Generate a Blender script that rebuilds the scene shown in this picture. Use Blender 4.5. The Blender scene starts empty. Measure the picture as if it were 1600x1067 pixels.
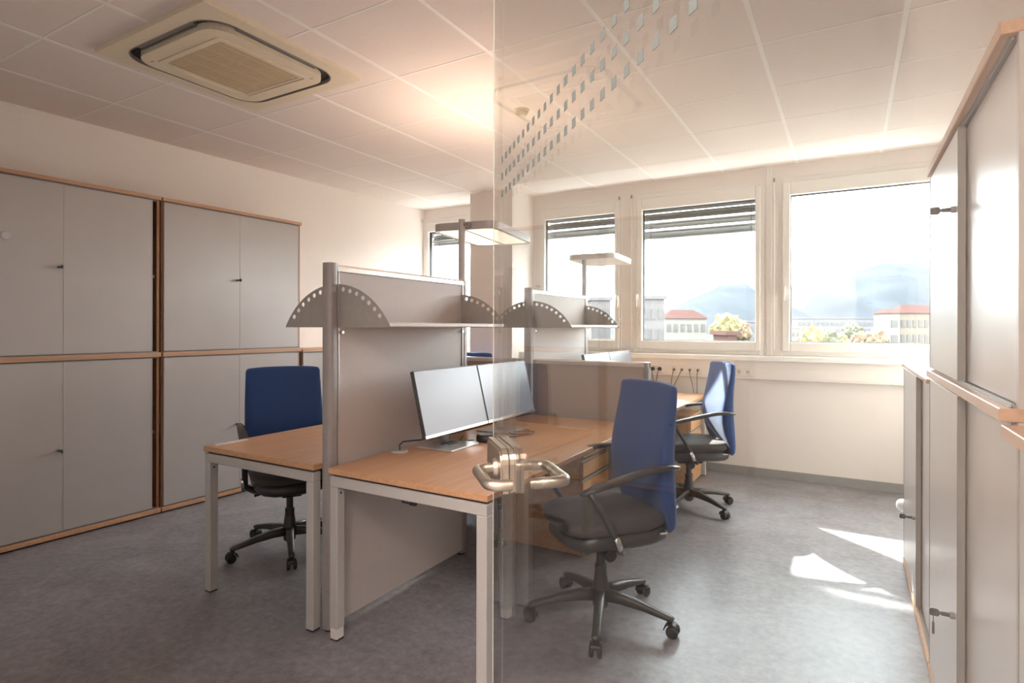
import bpy, bmesh, math, random
from mathutils import Vector, Matrix
R = math.radians
random.seed(7)
C = bpy.context.scene.collection
SC = bpy.context.scene

# ------------------------------------------------------------------ camera
EYE = 1.3483
cam_d = bpy.data.cameras.new('camera')
cam = bpy.data.objects.new('camera', cam_d); C.objects.link(cam)
cam_d.sensor_width = 36; cam_d.lens = 904.5 * 36 / 1600
cam_d.shift_y = -21.5 / 1600
cam_d.clip_start = 0.02; cam_d.clip_end = 9000
cam.matrix_world = Matrix.Translation((0, 0, EYE)) @ Matrix.Rotation(R(30.247), 4, 'Z') @ Matrix.Rotation(R(90), 4, 'X') @ Matrix.Rotation(R(0.107), 4, 'Z')
SC.camera = cam
# ------------------------------------------------------------------ world, sun, exposure
SC.view_settings.view_transform = 'Standard'; SC.view_settings.look = 'None'
SC.view_settings.gamma = 1; SC.view_settings.use_curve_mapping = False
SC.view_settings.exposure = 1.42
w = bpy.data.worlds.new('world'); SC.world = w; w.use_nodes = True
bg = w.node_tree.nodes['Background']
bg.inputs[0].default_value = (0.93, 0.97, 1.0, 1); bg.inputs[1].default_value = 8.2
sl = bpy.data.lights.new('sun', 'SUN'); sl.energy = 18.0; sl.angle = R(0.8); sl.color = (1, .95, .86)
so = bpy.data.objects.new('sun', sl); C.objects.link(so)
SUN_DIR = Vector((0.748, -0.664, -0.650)).normalized()
so.rotation_euler = SUN_DIR.to_track_quat('-Z', 'Y').to_euler()
so.location = (-8, 12, 9)

def area(name, loc, rot, sx, sy, power, col, portal=False):
    l = bpy.data.lights.new(name, 'AREA'); l.shape = 'RECTANGLE'; l.size = sx; l.size_y = sy
    l.energy = power; l.color = col
    if portal: l.cycles.is_portal = True
    o = bpy.data.objects.new(name, l); C.objects.link(o); o.location = loc; o.rotation_euler = rot
    return o
for x0, x1 in ((-4.52, -3.64), (-2.9, -2.09), (-1.8, -.74), (-.455, .62)):
    area('window_portal', ((x0 + x1) / 2, 5.93, 1.88), (R(-90), 0, 0), x1 - x0 + .05, 1.35, 1, (1, 1, 1), True)
# added warm fill light for the room, unseen in the corridor behind the doorway
area('corridor_fill', (-0.5, -1.0, 2.7), (0, 0, 0), 1.6, 1.0, 85, (1, .83, .75))

SC.cycles.use_denoising = True
SC.cycles.max_bounces = 10; SC.cycles.diffuse_bounces = 6; SC.cycles.glossy_bounces = 4
SC.cycles.transparent_max_bounces = 24; SC.cycles.sample_clamp_indirect = 6
SC.cycles.caustics_reflective = False; SC.cycles.caustics_refractive = False

# ------------------------------------------------------------------ materials
def nodes(name):
    m = bpy.data.materials.new(name); m.use_nodes = True
    nt = m.node_tree; return m, nt, nt.nodes['Principled BSDF']
def mat(name, col, rough=.5, metal=0, var=.04, vscale=30, bump=0, bscale=400, spec=.5, sheen=0):
    m, nt, b = nodes(name)
    b.inputs['Roughness'].default_value = rough; b.inputs['Metallic'].default_value = metal
    b.inputs['Specular IOR Level'].default_value = spec
    if sheen: b.inputs['Sheen Weight'].default_value = sheen
    tc = nt.nodes.new('ShaderNodeTexCoord')
    n = nt.nodes.new('ShaderNodeTexNoise'); n.inputs['Scale'].default_value = vscale; n.inputs['Detail'].default_value = 3
    r = nt.nodes.new('ShaderNodeValToRGB')
    lo = [max(0, c * (1 - var)) for c in col]; hi = [min(1, c * (1 + var)) for c in col]
    r.color_ramp.elements[0].position = .3; r.color_ramp.elements[1].position = .7
    r.color_ramp.elements[0].color = (*lo, 1); r.color_ramp.elements[1].color = (*hi, 1)
    nt.links.new(tc.outputs['Object'], n.inputs['Vector']); nt.links.new(n.outputs['Fac'], r.inputs['Fac'])
    nt.links.new(r.outputs['Color'], b.inputs['Base Color'])
    if bump:
        n2 = nt.nodes.new('ShaderNodeTexNoise'); n2.inputs['Scale'].default_value = bscale
        bp = nt.nodes.new('ShaderNodeBump'); bp.inputs['Strength'].default_value = bump; bp.inputs['Distance'].default_value = .002
        nt.links.new(tc.outputs['Object'], n2.inputs['Vector']); nt.links.new(n2.outputs['Fac'], bp.inputs['Height'])
        nt.links.new(bp.outputs['Normal'], b.inputs['Normal'])
    return m
def wood(name, c1, c2, rough=.4, sc=(30, 1.2, 30)):
    m, nt, b = nodes(name); b.inputs['Roughness'].default_value = rough
    tc = nt.nodes.new('ShaderNodeTexCoord'); mp = nt.nodes.new('ShaderNodeMapping'); mp.inputs['Scale'].default_value = sc
    n = nt.nodes.new('ShaderNodeTexNoise'); n.inputs['Scale'].default_value = 2; n.inputs['Detail'].default_value = 5
    r = nt.nodes.new('ShaderNodeValToRGB'); r.color_ramp.elements[0].position = .35; r.color_ramp.elements[1].position = .65
    r.color_ramp.elements[0].color = (*c1, 1); r.color_ramp.elements[1].color = (*c2, 1)
    nt.links.new(tc.outputs['Object'], mp.inputs['Vector']); nt.links.new(mp.outputs['Vector'], n.inputs['Vector'])
    nt.links.new(n.outputs['Fac'], r.inputs['Fac']); nt.links.new(r.outputs['Color'], b.inputs['Base Color'])
    return m
def emit(name, col, strength, base=(.8, .8, .8), rough=.4):
    m, nt, b = nodes(name); b.inputs['Base Color'].default_value = (*base, 1); b.inputs['Roughness'].default_value = rough
    b.inputs['Emission Color'].default_value = (*col, 1); b.inputs['Emission Strength'].default_value = strength
    return m
def glass(name, tint):
    m = bpy.data.materials.new(name); m.use_nodes = True; nt = m.node_tree; nt.nodes.clear()
    N = nt.nodes.new; L = nt.links.new
    out = N('ShaderNodeOutputMaterial'); mix = N('ShaderNodeMixShader'); tr = N('ShaderNodeBsdfTransparent'); gl = N('ShaderNodeBsdfGlossy')
    tr.inputs[0].default_value = (*tint, 1); gl.inputs['Roughness'].default_value = 0; gl.inputs['Color'].default_value = (1, 1, 1, 1)
    g = N('ShaderNodeNewGeometry'); d = N('ShaderNodeVectorMath'); d.operation = 'DOT_PRODUCT'
    L(g.outputs['Normal'], d.inputs[0]); L(g.outputs['Incoming'], d.inputs[1])
    a = N('ShaderNodeMath'); a.operation = 'ABSOLUTE'; L(d.outputs['Value'], a.inputs[0])
    s = N('ShaderNodeMath'); s.operation = 'SUBTRACT'; s.inputs[0].default_value = 1; L(a.outputs[0], s.inputs[1])
    p = N('ShaderNodeMath'); p.operation = 'POWER'; L(s.outputs[0], p.inputs[0]); p.inputs[1].default_value = 5
    ma = N('ShaderNodeMath'); ma.operation = 'MULTIPLY_ADD'; L(p.outputs[0], ma.inputs[0]); ma.inputs[1].default_value = .96; ma.inputs[2].default_value = .04
    L(ma.outputs[0], mix.inputs[0]); L(tr.outputs[0], mix.inputs[1]); L(gl.outputs[0], mix.inputs[2]); L(mix.outputs[0], out.inputs[0])
    return m
def floor_mat():
    m, nt, b = nodes('linoleum'); N = nt.nodes.new; L = nt.links.new
    b.inputs['Roughness'].default_value = .33
    tc = N('ShaderNodeTexCoord')
    n1 = N('ShaderNodeTexNoise'); n1.inputs['Scale'].default_value = 2.2; n1.inputs['Detail'].default_value = 8; n1.inputs['Roughness'].default_value = .65; n1.inputs['Distortion'].default_value = 1.2
    n2 = N('ShaderNodeTexNoise'); n2.inputs['Scale'].default_value = 26; n2.inputs['Detail'].default_value = 6; n2.inputs['Roughness'].default_value = .7
    mx = N('ShaderNodeMix'); mx.data_type = 'FLOAT'; mx.inputs[0].default_value = .55
    L(tc.outputs['Object'], n1.inputs['Vector']); L(tc.outputs['Object'], n2.inputs['Vector'])
    L(n1.outputs['Fac'], mx.inputs[2]); L(n2.outputs['Fac'], mx.inputs[3])
    r = N('ShaderNodeValToRGB'); e = r.color_ramp.elements
    e[0].position = .38; e[0].color = (.175, .168, .180, 1); e[1].position = .62; e[1].color = (.335, .325, .348, 1)
    L(mx.outputs[0], r.inputs['Fac']); L(r.outputs['Color'], b.inputs['Base Color'])
    bp = N('ShaderNodeBump'); bp.inputs['Strength'].default_value = .08; bp.inputs['Distance'].default_value = .002
    L(n2.outputs['Fac'], bp.inputs['Height']); L(bp.outputs['Normal'], b.inputs['Normal'])
    rr = N('ShaderNodeMapRange'); rr.inputs[3].default_value = .3; rr.inputs[4].default_value = .42
    L(n2.outputs['Fac'], rr.inputs[0]); L(rr.outputs[0], b.inputs['Roughness'])
    return m

M = dict(
    wall=mat('wall_paint', (.81, .76, .72), .85, var=.01, bump=.15, bscale=90),
    ceil=mat('mineral_tile', (.79, .72, .685), .9, var=.015, vscale=60, bump=.2, bscale=300),
    tbar=mat('ceiling_bar_white', (.86, .84, .81), .5, var=.01),
    plenum=mat('plenum', (.3, .28, .27), .9),
    floor=floor_mat(),
    base=mat('skirting_grey', (.30, .295, .29), .5),
    frame=mat('window_frame_white', (.80, .775, .74), .35, var=.01),
    sill=mat('sill_white', (.86, .84, .81), .3, var=.01),
    cab=mat('cabinet_grey', (.43, .395, .375), .42, var=.02, vscale=8, bump=.05, bscale=600),
    cabdoor=mat('cabinet_door_grey', (.46, .425, .405), .30, var=.02, vscale=5, bump=.06, bscale=700),
    profile=mat('door_profile_grey', (.24, .23, .22), .4),
    dark=mat('dark_gap', (.03, .028, .026), .7),
    beech=wood('beech', (.56, .31, .17), (.64, .375, .215), .38, (30, 1.2, 30)),
    beechx=wood('beech_end', (.46, .26, .155), (.53, .32, .20), .42, (1.2, 30, 30)),
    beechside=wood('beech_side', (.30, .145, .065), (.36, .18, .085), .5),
    beechd=wood('beech_drawer', (.62, .33, .15), (.72, .42, .21), .4, (20, 1, 20)),
    alu=mat('desk_frame_grey', (.50, .495, .48), .35, var=.02),
    alulight=mat('foot_light', (.72, .70, .67), .3),
    post=mat('screen_post_grey', (.32, .30, .295), .38, metal=.1),
    rail=mat('screen_rail_alu', (.62, .58, .54), .28, metal=.5),
    panel=mat('screen_panel_grey', (.50, .455, .435), .6, var=.015, bump=.1, bscale=900),
    panel2=mat('screen_panel_taupe', (.40, .34, .30), .6, var=.015, bump=.1, bscale=900),
    bracket=mat('bracket_grey', (.37, .35, .325), .4, metal=.2),
    shelf=mat('shelf_plate', (.56, .53, .50), .35),
    lampb=mat('lamp_body', (.50, .48, .47), .35, metal=.1),
    lampw=mat('lamp_white', (.80, .78, .76), .35),
    lampoff=mat('lamp_diffuser_off', (.86, .82, .78), .4),
    blue=mat('chair_fabric_blue', (.022, .064, .215), .85, var=.1, vscale=300, bump=.4, bscale=1500, sheen=.15),
    seat=mat('seat_fabric_dark', (.060, .051, .048), .75, var=.15, vscale=300, bump=.3, bscale=1500, sheen=.1),
    black=mat('black_plastic', (.022, .021, .021), .45, var=.05),
    char=mat('charcoal_plastic', (.050, .048, .047), .38, var=.04),
    chrome=mat('chrome', (.7, .69, .67), .18, metal=1),
    nickel=mat('satin_nickel', (.50, .45, .38), .36, metal=1, var=.02),
    silver=mat('monitor_silver', (.66, .66, .66), .3, metal=.6),
    screen=emit('screen_lit', (.80, .78, .83), .12, (.05, .05, .055), .35),
    monback=mat('monitor_back', (.06, .06, .065), .4),
    cream=mat('ac_cream', (.72, .64, .50), .45, var=.02),
    creamd=mat('ac_grille', (.58, .47, .31), .55, var=.03),
    slat=mat('blind_slat', (.30, .30, .30), .4, metal=.2),
    socket=mat('socket_cream', (.78, .74, .68), .4),
    cable=mat('cable_dark', (.05, .05, .05), .5),
    white=mat('white_plastic', (.85, .84, .82), .4),
    edge=mat('glass_edge', (.50, .53, .49), .25, var=.05),
    dot=mat('etched_dot', (.12, .14, .135), .9, var=.02, spec=.05),
    lampdown=emit('lamp_lit_lower', (1, .83, .62), .55),
    lampup=emit('lamp_lit_upper', (1, .74, .56), 7.8),
    dglass=glass('door_glass', (.95, .965, .955)),
    wglass=glass('window_glass', (.93, .95, .95)),
    corr=mat('corridor_paint', (.60, .56, .52), .85),
)

# ------------------------------------------------------------------ geometry helpers
class MB:
    def __init__(s): s.v = []; s.f = []; s.sm = []
    def add(s, vs, fs, smooth=False):
        n = len(s.v); s.v += [tuple(p) for p in vs]; s.f += [tuple(i + n for i in f) for f in fs]; s.sm += [smooth] * len(fs); return s
    def xform(s, m, start=0):
        for i in range(start, len(s.v)): s.v[i] = tuple(m @ Vector(s.v[i]))
        return s
    def box(s, lo, hi, b=0, m=None):
        x0, y0, z0 = lo; x1, y1, z1 = hi; st = len(s.v)
        if b <= 0:
            s.add([(x0, y0, z0), (x1, y0, z0), (x1, y1, z0), (x0, y1, z0), (x0, y0, z1), (x1, y0, z1), (x1, y1, z1), (x0, y1, z1)],
                  [(0, 3, 2, 1), (4, 5, 6, 7), (0, 1, 5, 4), (1, 2, 6, 5), (2, 3, 7, 6), (3, 0, 4, 7)])
        else:
            b = min(b, (x1 - x0) / 2.01, (y1 - y0) / 2.01, (z1 - z0) / 2.01)
            idx = {}; vs = []
            for sx in (0, 1):
                for sy in (0, 1):
                    for sz in (0, 1):
                        for a in range(3):
                            p = [x1 if sx else x0, y1 if sy else y0, z1 if sz else z0]
                            for k, sg in enumerate((sx, sy, sz)):
                                if k != a: p[k] += -b if sg else b
                            idx[(sx, sy, sz, a)] = len(vs); vs.append(p)
            fs = []
            def face(ids):
                c = sum((Vector(vs[i]) for i in ids), Vector()) / len(ids)
                n = (Vector(vs[ids[1]]) - Vector(vs[ids[0]])).cross(Vector(vs[ids[2]]) - Vector(vs[ids[1]]))
                ctr = Vector(((x0 + x1) / 2, (y0 + y1) / 2, (z0 + z1) / 2))
                fs.append(tuple(ids) if n.dot(c - ctr) > 0 else tuple(reversed(ids)))
            for a in range(3):
                o = [k for k in range(3) if k != a]
                for sg in (0, 1):
                    ids = []
                    for u, v2 in ((0, 0), (1, 0), (1, 1), (0, 1)):
                        t = [0, 0, 0]; t[a] = sg; t[o[0]] = u; t[o[1]] = v2; ids.append(idx[(*t, a)])
                    face(ids)
                for u in (0, 1):
                    for v2 in (0, 1):
                        t0 = [0, 0, 0]; t0[o[0]] = u; t0[o[1]] = v2; t1 = list(t0); t1[a] = 1
                        face([idx[(*t0, o[0])], idx[(*t1, o[0])], idx[(*t1, o[1])], idx[(*t0, o[1])]])
            for sx in (0, 1):
                for sy in (0, 1):
                    for sz in (0, 1): face([idx[(sx, sy, sz, a)] for a in range(3)])
            s.add(vs, fs)
        if m is not None: s.xform(m, st)
        return s
    def tube(s, pts, r, n=10, caps=True):
        pts = [Vector(p) for p in pts]; rs = r if isinstance(r, (list, tuple)) else [r] * len(pts)
        rings = []; up = None
        for i, p in enumerate(pts):
            d = (pts[min(i + 1, len(pts) - 1)] - pts[max(i - 1, 0)]).normalized()
            if up is None: up = Vector((0, 0, 1)) if abs(d.z) < .9 else Vector((1, 0, 0))
            a = d.cross(up).normalized(); up = a.cross(d).normalized()
            rings.append([p + (a * math.cos(t) + up * math.sin(t)) * rs[i] for t in [2 * math.pi * k / n for k in range(n)]])
        vs = [q for ring in rings for q in ring]; fs = []
        for i in range(len(pts) - 1):
            for k in range(n):
                fs.append((i * n + k, i * n + (k + 1) % n, (i + 1) * n + (k + 1) % n, (i + 1) * n + k))
        s.add(vs, fs, True)
        if caps:
            s.add(rings[0], [tuple(range(n))]); s.add(rings[-1], [tuple(reversed(range(n)))])
        return s
    def sweep(s, pts, hw, hh, side=(0, 1, 0), b=.3):
        """rounded-rect bar along pts, hw half width along 'side', hh half height across"""
        pts = [Vector(p) for p in pts]; side = Vector(side)
        hws = hw if isinstance(hw, (list, tuple)) else [hw] * len(pts); hhs = hh if isinstance(hh, (list, tuple)) else [hh] * len(pts)
        prof = [(1, -1 + b), (1, 1 - b), (1 - b, 1), (-1 + b, 1), (-1, 1 - b), (-1, -1 + b), (-1 + b, -1), (1 - b, -1)]
        n = 8; vs = []; fs = []
        for i, p in enumerate(pts):
            d = (pts[min(i + 1, len(pts) - 1)] - pts[max(i - 1, 0)]).normalized()
            u = d.cross(side).normalized(); sd = u.cross(d).normalized()
            for a, c in prof: vs.append(p + sd * a * hws[i] + u * c * hhs[i])
        for i in range(len(pts) - 1):
            for k in range(n): fs.append((i * n + k, i * n + (k + 1) % n, (i + 1) * n + (k + 1) % n, (i + 1) * n + k))
        fs.append(tuple(reversed(range(n)))); fs.append(tuple((len(pts) - 1) * n + k for k in range(n)))
        s.add(vs, fs, True); return s
    def cyl(s, p0, p1, r, n=20, r2=None): return s.tube([p0, p1], [r, r2 if r2 is not None else r], n)
    def prism(s, poly, z0, z1, m=None, smooth=False):
        st = len(s.v); n = len(poly)
        s.add([(x, y, z0) for x, y in poly] + [(x, y, z1) for x, y in poly],
              [tuple(reversed(range(n))), tuple(range(n, 2 * n))] + [(i, (i + 1) % n, n + (i + 1) % n, n + i) for i in range(n)], smooth)
        if m is not None: s.xform(m, st)
        return s
    def ring(s, inner, outer, z0, z1):
        n = len(inner); vs = []
        for z in (z0, z1): vs += [(x, y, z) for x, y in inner] + [(x, y, z) for x, y in outer]
        fs = []
        for i in range(n):
            j = (i + 1) % n
            fs += [(i, j, n + j, n + i)[::-1], (2 * n + i, 2 * n + j, 3 * n + j, 3 * n + i), (n + i, n + j, 3 * n + j, 3 * n + i)[::-1], (i, j, 2 * n + j, 2 * n + i)]
        return s.add(vs, fs)
    def mesh(s, name, m, off=(0, 0, 0)):
        me = bpy.data.meshes.new(name)
        me.from_pydata([(x - off[0], y - off[1], z - off[2]) for x, y, z in s.v], [], s.f)
        me.polygons.foreach_set('use_smooth', s.sm); me.update()
        bm = bmesh.new(); bm.from_mesh(me); bmesh.ops.recalc_face_normals(bm, faces=bm.faces); bm.to_mesh(me); bm.free()
        if m: me.materials.append(m)
        return me

def rrect(cx, cy, hx, hy, r, n=6):
    out = []
    for qx, qy, a0 in ((1, 1, 0), (-1, 1, 90), (-1, -1, 180), (1, -1, 270)):
        for k in range(n + 1):
            a = R(a0 + 90 * k / n); out.append((cx + qx * (hx - r) + r * math.cos(a), cy + qy * (hy - r) + r * math.sin(a)))
    return out

def thing(name, label, cat, loc=(0, 0, 0), rz=0, group=None):
    o = bpy.data.objects.new(name, None); C.objects.link(o); o.empty_display_size = .05
    o.location = loc; o.rotation_euler = (0, 0, rz)
    if label: o['label'] = label
    if cat: o['category'] = cat
    if group: o['group'] = group
    return o
def rootof(p):
    while p.parent: p = p.parent
    return p
def part(name, mb, m, parent, world=False, label=None, kind=None):
    off = tuple(rootof(parent).location) if (world and parent) else (0, 0, 0)
    o = bpy.data.objects.new(name, mb.mesh(name, m, off) if isinstance(mb, MB) else mb); C.objects.link(o)
    if parent: o.parent = parent
    if label: o['label'] = label
    if kind: o['kind'] = kind
    return o
def single(name, mb, m, label, cat, loc=(0, 0, 0), group=None):
    o = bpy.data.objects.new(name, mb.mesh(name, m, loc)); C.objects.link(o); o.location = loc
    o['label'] = label; o['category'] = cat
    if group: o['group'] = group
    return o
def struct(name, mb, m, parent=None):
    o = bpy.data.objects.new(name, mb.mesh(name, m) if mb else None); C.objects.link(o); o['kind'] = 'structure'
    if parent: o.parent = parent
    return o
def B(lo, hi, b=0): return MB().box(lo, hi, b)
def copy_tree(o, parent=None):
    c = o.copy(); C.objects.link(c)
    if parent: c.parent = parent
    for ch in list(o.children): copy_tree(ch, c)
    return c

# ================================================================== SETTING
H = 2.808; YW = 5.69; XR = .72; YB = .29
def xl(y): return -4.735 + .034 * (y - 1.5)       # left wall is slightly askew
fl = struct('floor', B((-6, -2.2, -.12), (2.2, 6.0, 0)), M['floor'])
# ceiling: backing slab, runners and separate tiles
ce = struct('ceiling', B((-6, -2.2, H + .02), (2.2, 6.0, H + .12)), M['plenum'])
gx = [(.3567 + i) * .625 for i in range(-9, 2)]; gy = [(.1274 + j) * .625 for j in range(0, 10)]
tiles = []
def tile_mesh(hx, hy, name):
    b = .007; mb = MB(); g = .0045
    mb.box((-hx + g, -hy + .001, H - .001), (hx - g, hy - .001, H + .018), .0015)
    return mb.mesh(name, M['ceil'])
tm = tile_mesh(.3125 - .006, .3125 - .003, 'ceiling_tile')
for i in range(len(gx) - 1):
    for j in range(len(gy) - 1):
        x0, x1, y0, y1 = gx[i], gx[i + 1], gy[j], gy[j + 1]
        cx, cy = (x0 + x1) / 2, (y0 + y1) / 2
        if j == 0: continue
        if x1 < xl(cy) - .02: continue
        o = bpy.data.objects.new('ceiling_tile', tm); C.objects.link(o); o.parent = ce; o.location = (cx, cy, 0)
first = B((-4.78, YB, H - .001), (.85, gy[1] - .004, H + .018))
part('ceiling_tile', first, M['ceil'], ce)
for x in gx: part('ceiling_runner', B((x - .012, YB, H - .003), (x + .012, YW, H + .01), .001), M['tbar'], ce)
for y in gy[1:]: part('ceiling_crossbar', B((-4.78, y - .0055, H - .0028), (.85, y + .0055, H + .009)), M['tbar'], ce)
# walls
mb = MB(); y0, y1 = -.2, 6.0
mb.add([(xl(y0), y0, 0), (xl(y1), y1, 0), (xl(y1) - .2, y1, 0), (xl(y0) - .2, y0, 0), (xl(y0), y0, H + .05), (xl(y1), y1, H + .05), (xl(y1) - .2, y1, H + .05), (xl(y0) - .2, y0, H + .05)],
       [(0, 1, 5, 4), (1, 2, 6, 5), (2, 3, 7, 6), (3, 0, 4, 7), (4, 5, 6, 7), (3, 2, 1, 0)])
struct('wall_left', mb, M['wall'])
struct('wall_right', B((XR, -.2, 0), (XR + .2, 6.0, H + .05)), M['wall'])
mb = MB()
mb.box((-4.9, YW, 0), (.95, YW + .25, 1.10)); mb.box((-4.9, YW, 2.69), (.95, YW + .25, H + .02))
WIN = [(-4.62, -3.60), (-2.985, -2.016), (-1.888, -.672), (-.55, .70)]
pier = [(-4.9, -4.62), (-3.60, -2.985), (-2.016, -1.888), (-.672, -.55), (.70, .95)]
for a, b in pier: mb.box((a, YW, 1.10), (b, YW + .25, 2.69))
struct('wall_window', mb, M['wall'])
struct('wall_pillar', B((-3.58, 5.23, 0), (-3.05, YW, H)), M['wall'])
mb = MB(); mb.box((-5.0, .29 - .1, 0), (-.95, YB, H + .02)); mb.box((.09, YB - .1, 0), (.9, YB, H + .02)); mb.box((-.95, YB - .1, 2.5), (.09, YB, H + .02))
struct('wall_back', mb, M['wall'])
mb = MB(); mb.box((-2.0, -2.1, 0), (1.2, -2.0, 2.85)); mb.box((-2.1, -2.1, 0), (-2.0, YB - .1, 2.85)); mb.box((1.2, -2.1, 0), (1.3, YB - .1, 2.85))
struct('wall_corridor', mb, M['corr'])
struct('trim_1', B((-.652, YW - .012, 1.10), (-.608, YW, H), .003), M['frame'])
struct('baseboard_window', B((-4.7, YW - .012, 0), (.72, YW, .078), .002), M['base'])
mb = MB(); mb.add([(xl(y), y, z) for y in (.3, 5.69) for z in (0, .078)] + [(xl(y) + .012, y, z) for y in (.3, 5.69) for z in (0, .078)],
    [(0, 1, 3, 2), (4, 6, 7, 5), (1, 5, 7, 3), (0, 2, 6, 4), (0, 4, 5, 1), (2, 3, 7, 6)])
struct('baseboard_left', mb, M['base'])
struct('baseboard_pillar', MB().box((-3.592, 5.218, 0), (-3.038, 5.23, .078)).box((-3.05, 5.23, 0), (-3.038, YW - .012, .078)), M['base'])

# windows
def window(n, x0, x1, gx0, gx1, handle_x, hz):
    t = bpy.data.objects.new('window_%d' % n, None); C.objects.link(t); t['kind'] = 'structure'; t.location = ((x0 + x1) / 2, YW, 1.1)
    z0, z1, g0, g1 = 1.10, 2.69, 1.225, 2.53
    fr = MB(); y0, y1 = YW - .004, YW + .12
    fr.box((x0, y0, z0), (x0 + .035, y1, z1), .003); fr.box((x1 - .035, y0, z0), (x1, y1, z1), .003)
    fr.box((x0 + .035, y0, z1 - .05), (x1 - .035, y1, z1), .003); fr.box((x0 + .035, y0, z0), (x1 - .035, y1, z0 + .045), .003)
    part('window_frame', fr, M['frame'], t, True)
    sa = MB(); y0, y1 = YW - .022, YW + .07
    sa.box((x0 + .028, y0, z0 + .038), (gx0, y1, z1 - .043), .008); sa.box((gx1, y0, z0 + .038), (x1 - .028, y1, z1 - .043), .008)
    sa.box((gx0, y0 + .001, g1), (gx1, y1, z1 - .043), .006); sa.box((gx0, y0 + .001, z0 + .038), (gx1, y1, g0), .006)
    part('window_sash', sa, M['frame'], t, True)
    gk = MB(); q = .006
    gk.box((gx0, YW + .018, g0), (gx0 + q, YW + .06, g1)); gk.box((gx1 - q, YW + .018, g0), (gx1, YW + .06, g1)); gk.box((gx0, YW + .018, g1 - q), (gx1, YW + .06, g1)); gk.box((gx0, YW + .018, g0), (gx1, YW + .06, g0 + q))
    part('window_gasket', gk, M['dark'], t, True)
    part('window_pane', B((gx0 + .001, YW + .03, g0 + .001), (gx1 - .001, YW + .034, g1 - .001)), M['wglass'], t, True)
    if handle_x is not None:
        h = MB(); h.box((handle_x - .014, YW - .034, hz - .035), (handle_x + .014, YW - .022, hz + .035), .004)
        h.cyl((handle_x, YW - .034, hz + .015), (handle_x, YW - .062, hz + .015), .009, 10)
        h.sweep([(handle_x, YW - .06, hz + .02), (handle_x, YW - .064, hz - .03), (handle_x, YW - .06, hz - .10)], [.010, .010, .008], .006, (1, 0, 0))
        part('window_handle', h, M['frame'], t, True)
    return t
window(1, *WIN[0], -4.515, -3.66, None, 0)
window(2, *WIN[1], -2.897, -2.09, -2.052, 1.66)
window(3, *WIN[2], -1.800, -.745, -1.848, 1.66)
window(4, *WIN[3], -.455, .615, -.503, 1.69)
# crank rods beside the sashes
for x, lab in ((-2.035, 'thin white blind rod right of the second window'), (-1.905, 'thin white blind rod left of the third window'), (-.585, 'thin white blind rod left of the rightmost window'), (-4.60, 'thin white blind rod at the left corner window')):
    t = thing('blind_rod', lab, 'rod', (x, YW - .03, 1.16))
    part('rod', MB().cyl((x, YW - .03, 1.16), (x, YW - .03, 2.66), .0055, 8), M['frame'], t, True)
    part('rod_cap', MB().cyl((x, YW - .03, 2.655), (x, YW - .03, 2.69), .009, 10), M['profile'], t, True)
    part('rod_clip', B((x - .008, YW - .036, 1.42), (x + .008, YW - .02, 1.44), .002), M['frame'], t, True)

# sill, cable duct
sl_ = MB(); sl_.box((-4.68, YW - .115, 1.052), (XR, YW + .0, 1.10), .006); struct('window_sill', sl_, M['sill'])
du = MB(); du.box((-3.05, YW - .062, .885), (XR, YW, 1.052), .004); du.box((-3.05, YW - .066, .903), (XR, YW - .06, .99), .001)
struct('trim_2', du, M['wall'])
du = MB(); du.box((-4.68, YW - .062, .885), (-3.58, YW, 1.052), .004); struct('trim_3', du, M['wall'])

# ================================================================== OUTSIDE
GZ = -9.3
gnd = struct('ground', B((-2500, 12, GZ - 1), (2500, 3200, GZ)), mat('far_ground', (.05, .05, .045), .9, vscale=.02, var=.3, spec=0))
hill_m = mat('wooded_hill', (.041, .0455, .0525), .95, vscale=.01, var=.15, spec=0)
bw = mat('far_render_white', (.155, .145, .13), .8, spec=0); bc = mat('far_render_cream', (.13, .112, .092), .8, spec=0); bgm = mat('far_render_grey', (.105, .095, .094), .8, spec=0)
bbl = mat('far_facade_bluish', (.110, .108, .115), .8, spec=0); rf = mat('far_roof_red', (.064, .036, .033), .8, spec=0); wn = mat('far_window_dark', (.090, .085, .085), .7, spec=0)
def px(x, d):   # world point on the ray through image column x at view depth d
    u = (x - 800) / 904.5 * d; c, s = math.cos(R(30.247)), math.sin(R(30.247))
    return Vector((u * c - d * s, u * s + d * c, 0))
def pz(y, d): return EYE + (512 - y) / 904.5 * d
def house(name, x0, x1, ytop, d, wall, label, cols, rows, zr0, roofh=0, depth=5, group=None, eave=.4):
    p0, p1 = px(x0, d), px(x1, d); ax = (p1 - p0); W = ax.length; ang = math.atan2(ax.y, ax.x)
    zt = pz(ytop, d)
    t = thing(name, label, 'building', (p0.x, p0.y, GZ), ang, group)
    Ht = zt - GZ
    part('wall', B((0, 0, 0), (W, depth, Ht), .02), wall, t)
    if roofh:
        i = min(W * .22, 3)
        part('roof', MB().add([(-eave, -eave, Ht), (W + eave, -eave, Ht), (W + eave, depth + eave, Ht), (-eave, depth + eave, Ht), (i, depth / 2, Ht + roofh), (W - i, depth / 2, Ht + roofh)],
              [(0, 1, 5, 4), (1, 2, 5), (2, 3, 4, 5), (3, 0, 4), (3, 2, 1, 0)]), rf, t)
    else:
        part('parapet', B((-.3, -.3, Ht), (W + .3, depth + .3, Ht + .5)), wall, t)
    wm = None
    for r in range(rows):
        z = Ht - zr0 - r * 3.0
        for c in range(cols):
            cx = W * (c + .5) / cols; hw = min(.8, W / cols * .3)
            if wm is None: wm = B((-hw, -.12, -.75), (hw, .1, .75)).mesh('window', wn)
            o = part('window', wm, None, t); o.location = (cx, 0, z)
    return t
house('office_block', 1004, 1038, 467, 85, bgm, 'plain grey flat-roofed block at the left of the third window view', 3, 3, 2.2)
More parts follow.
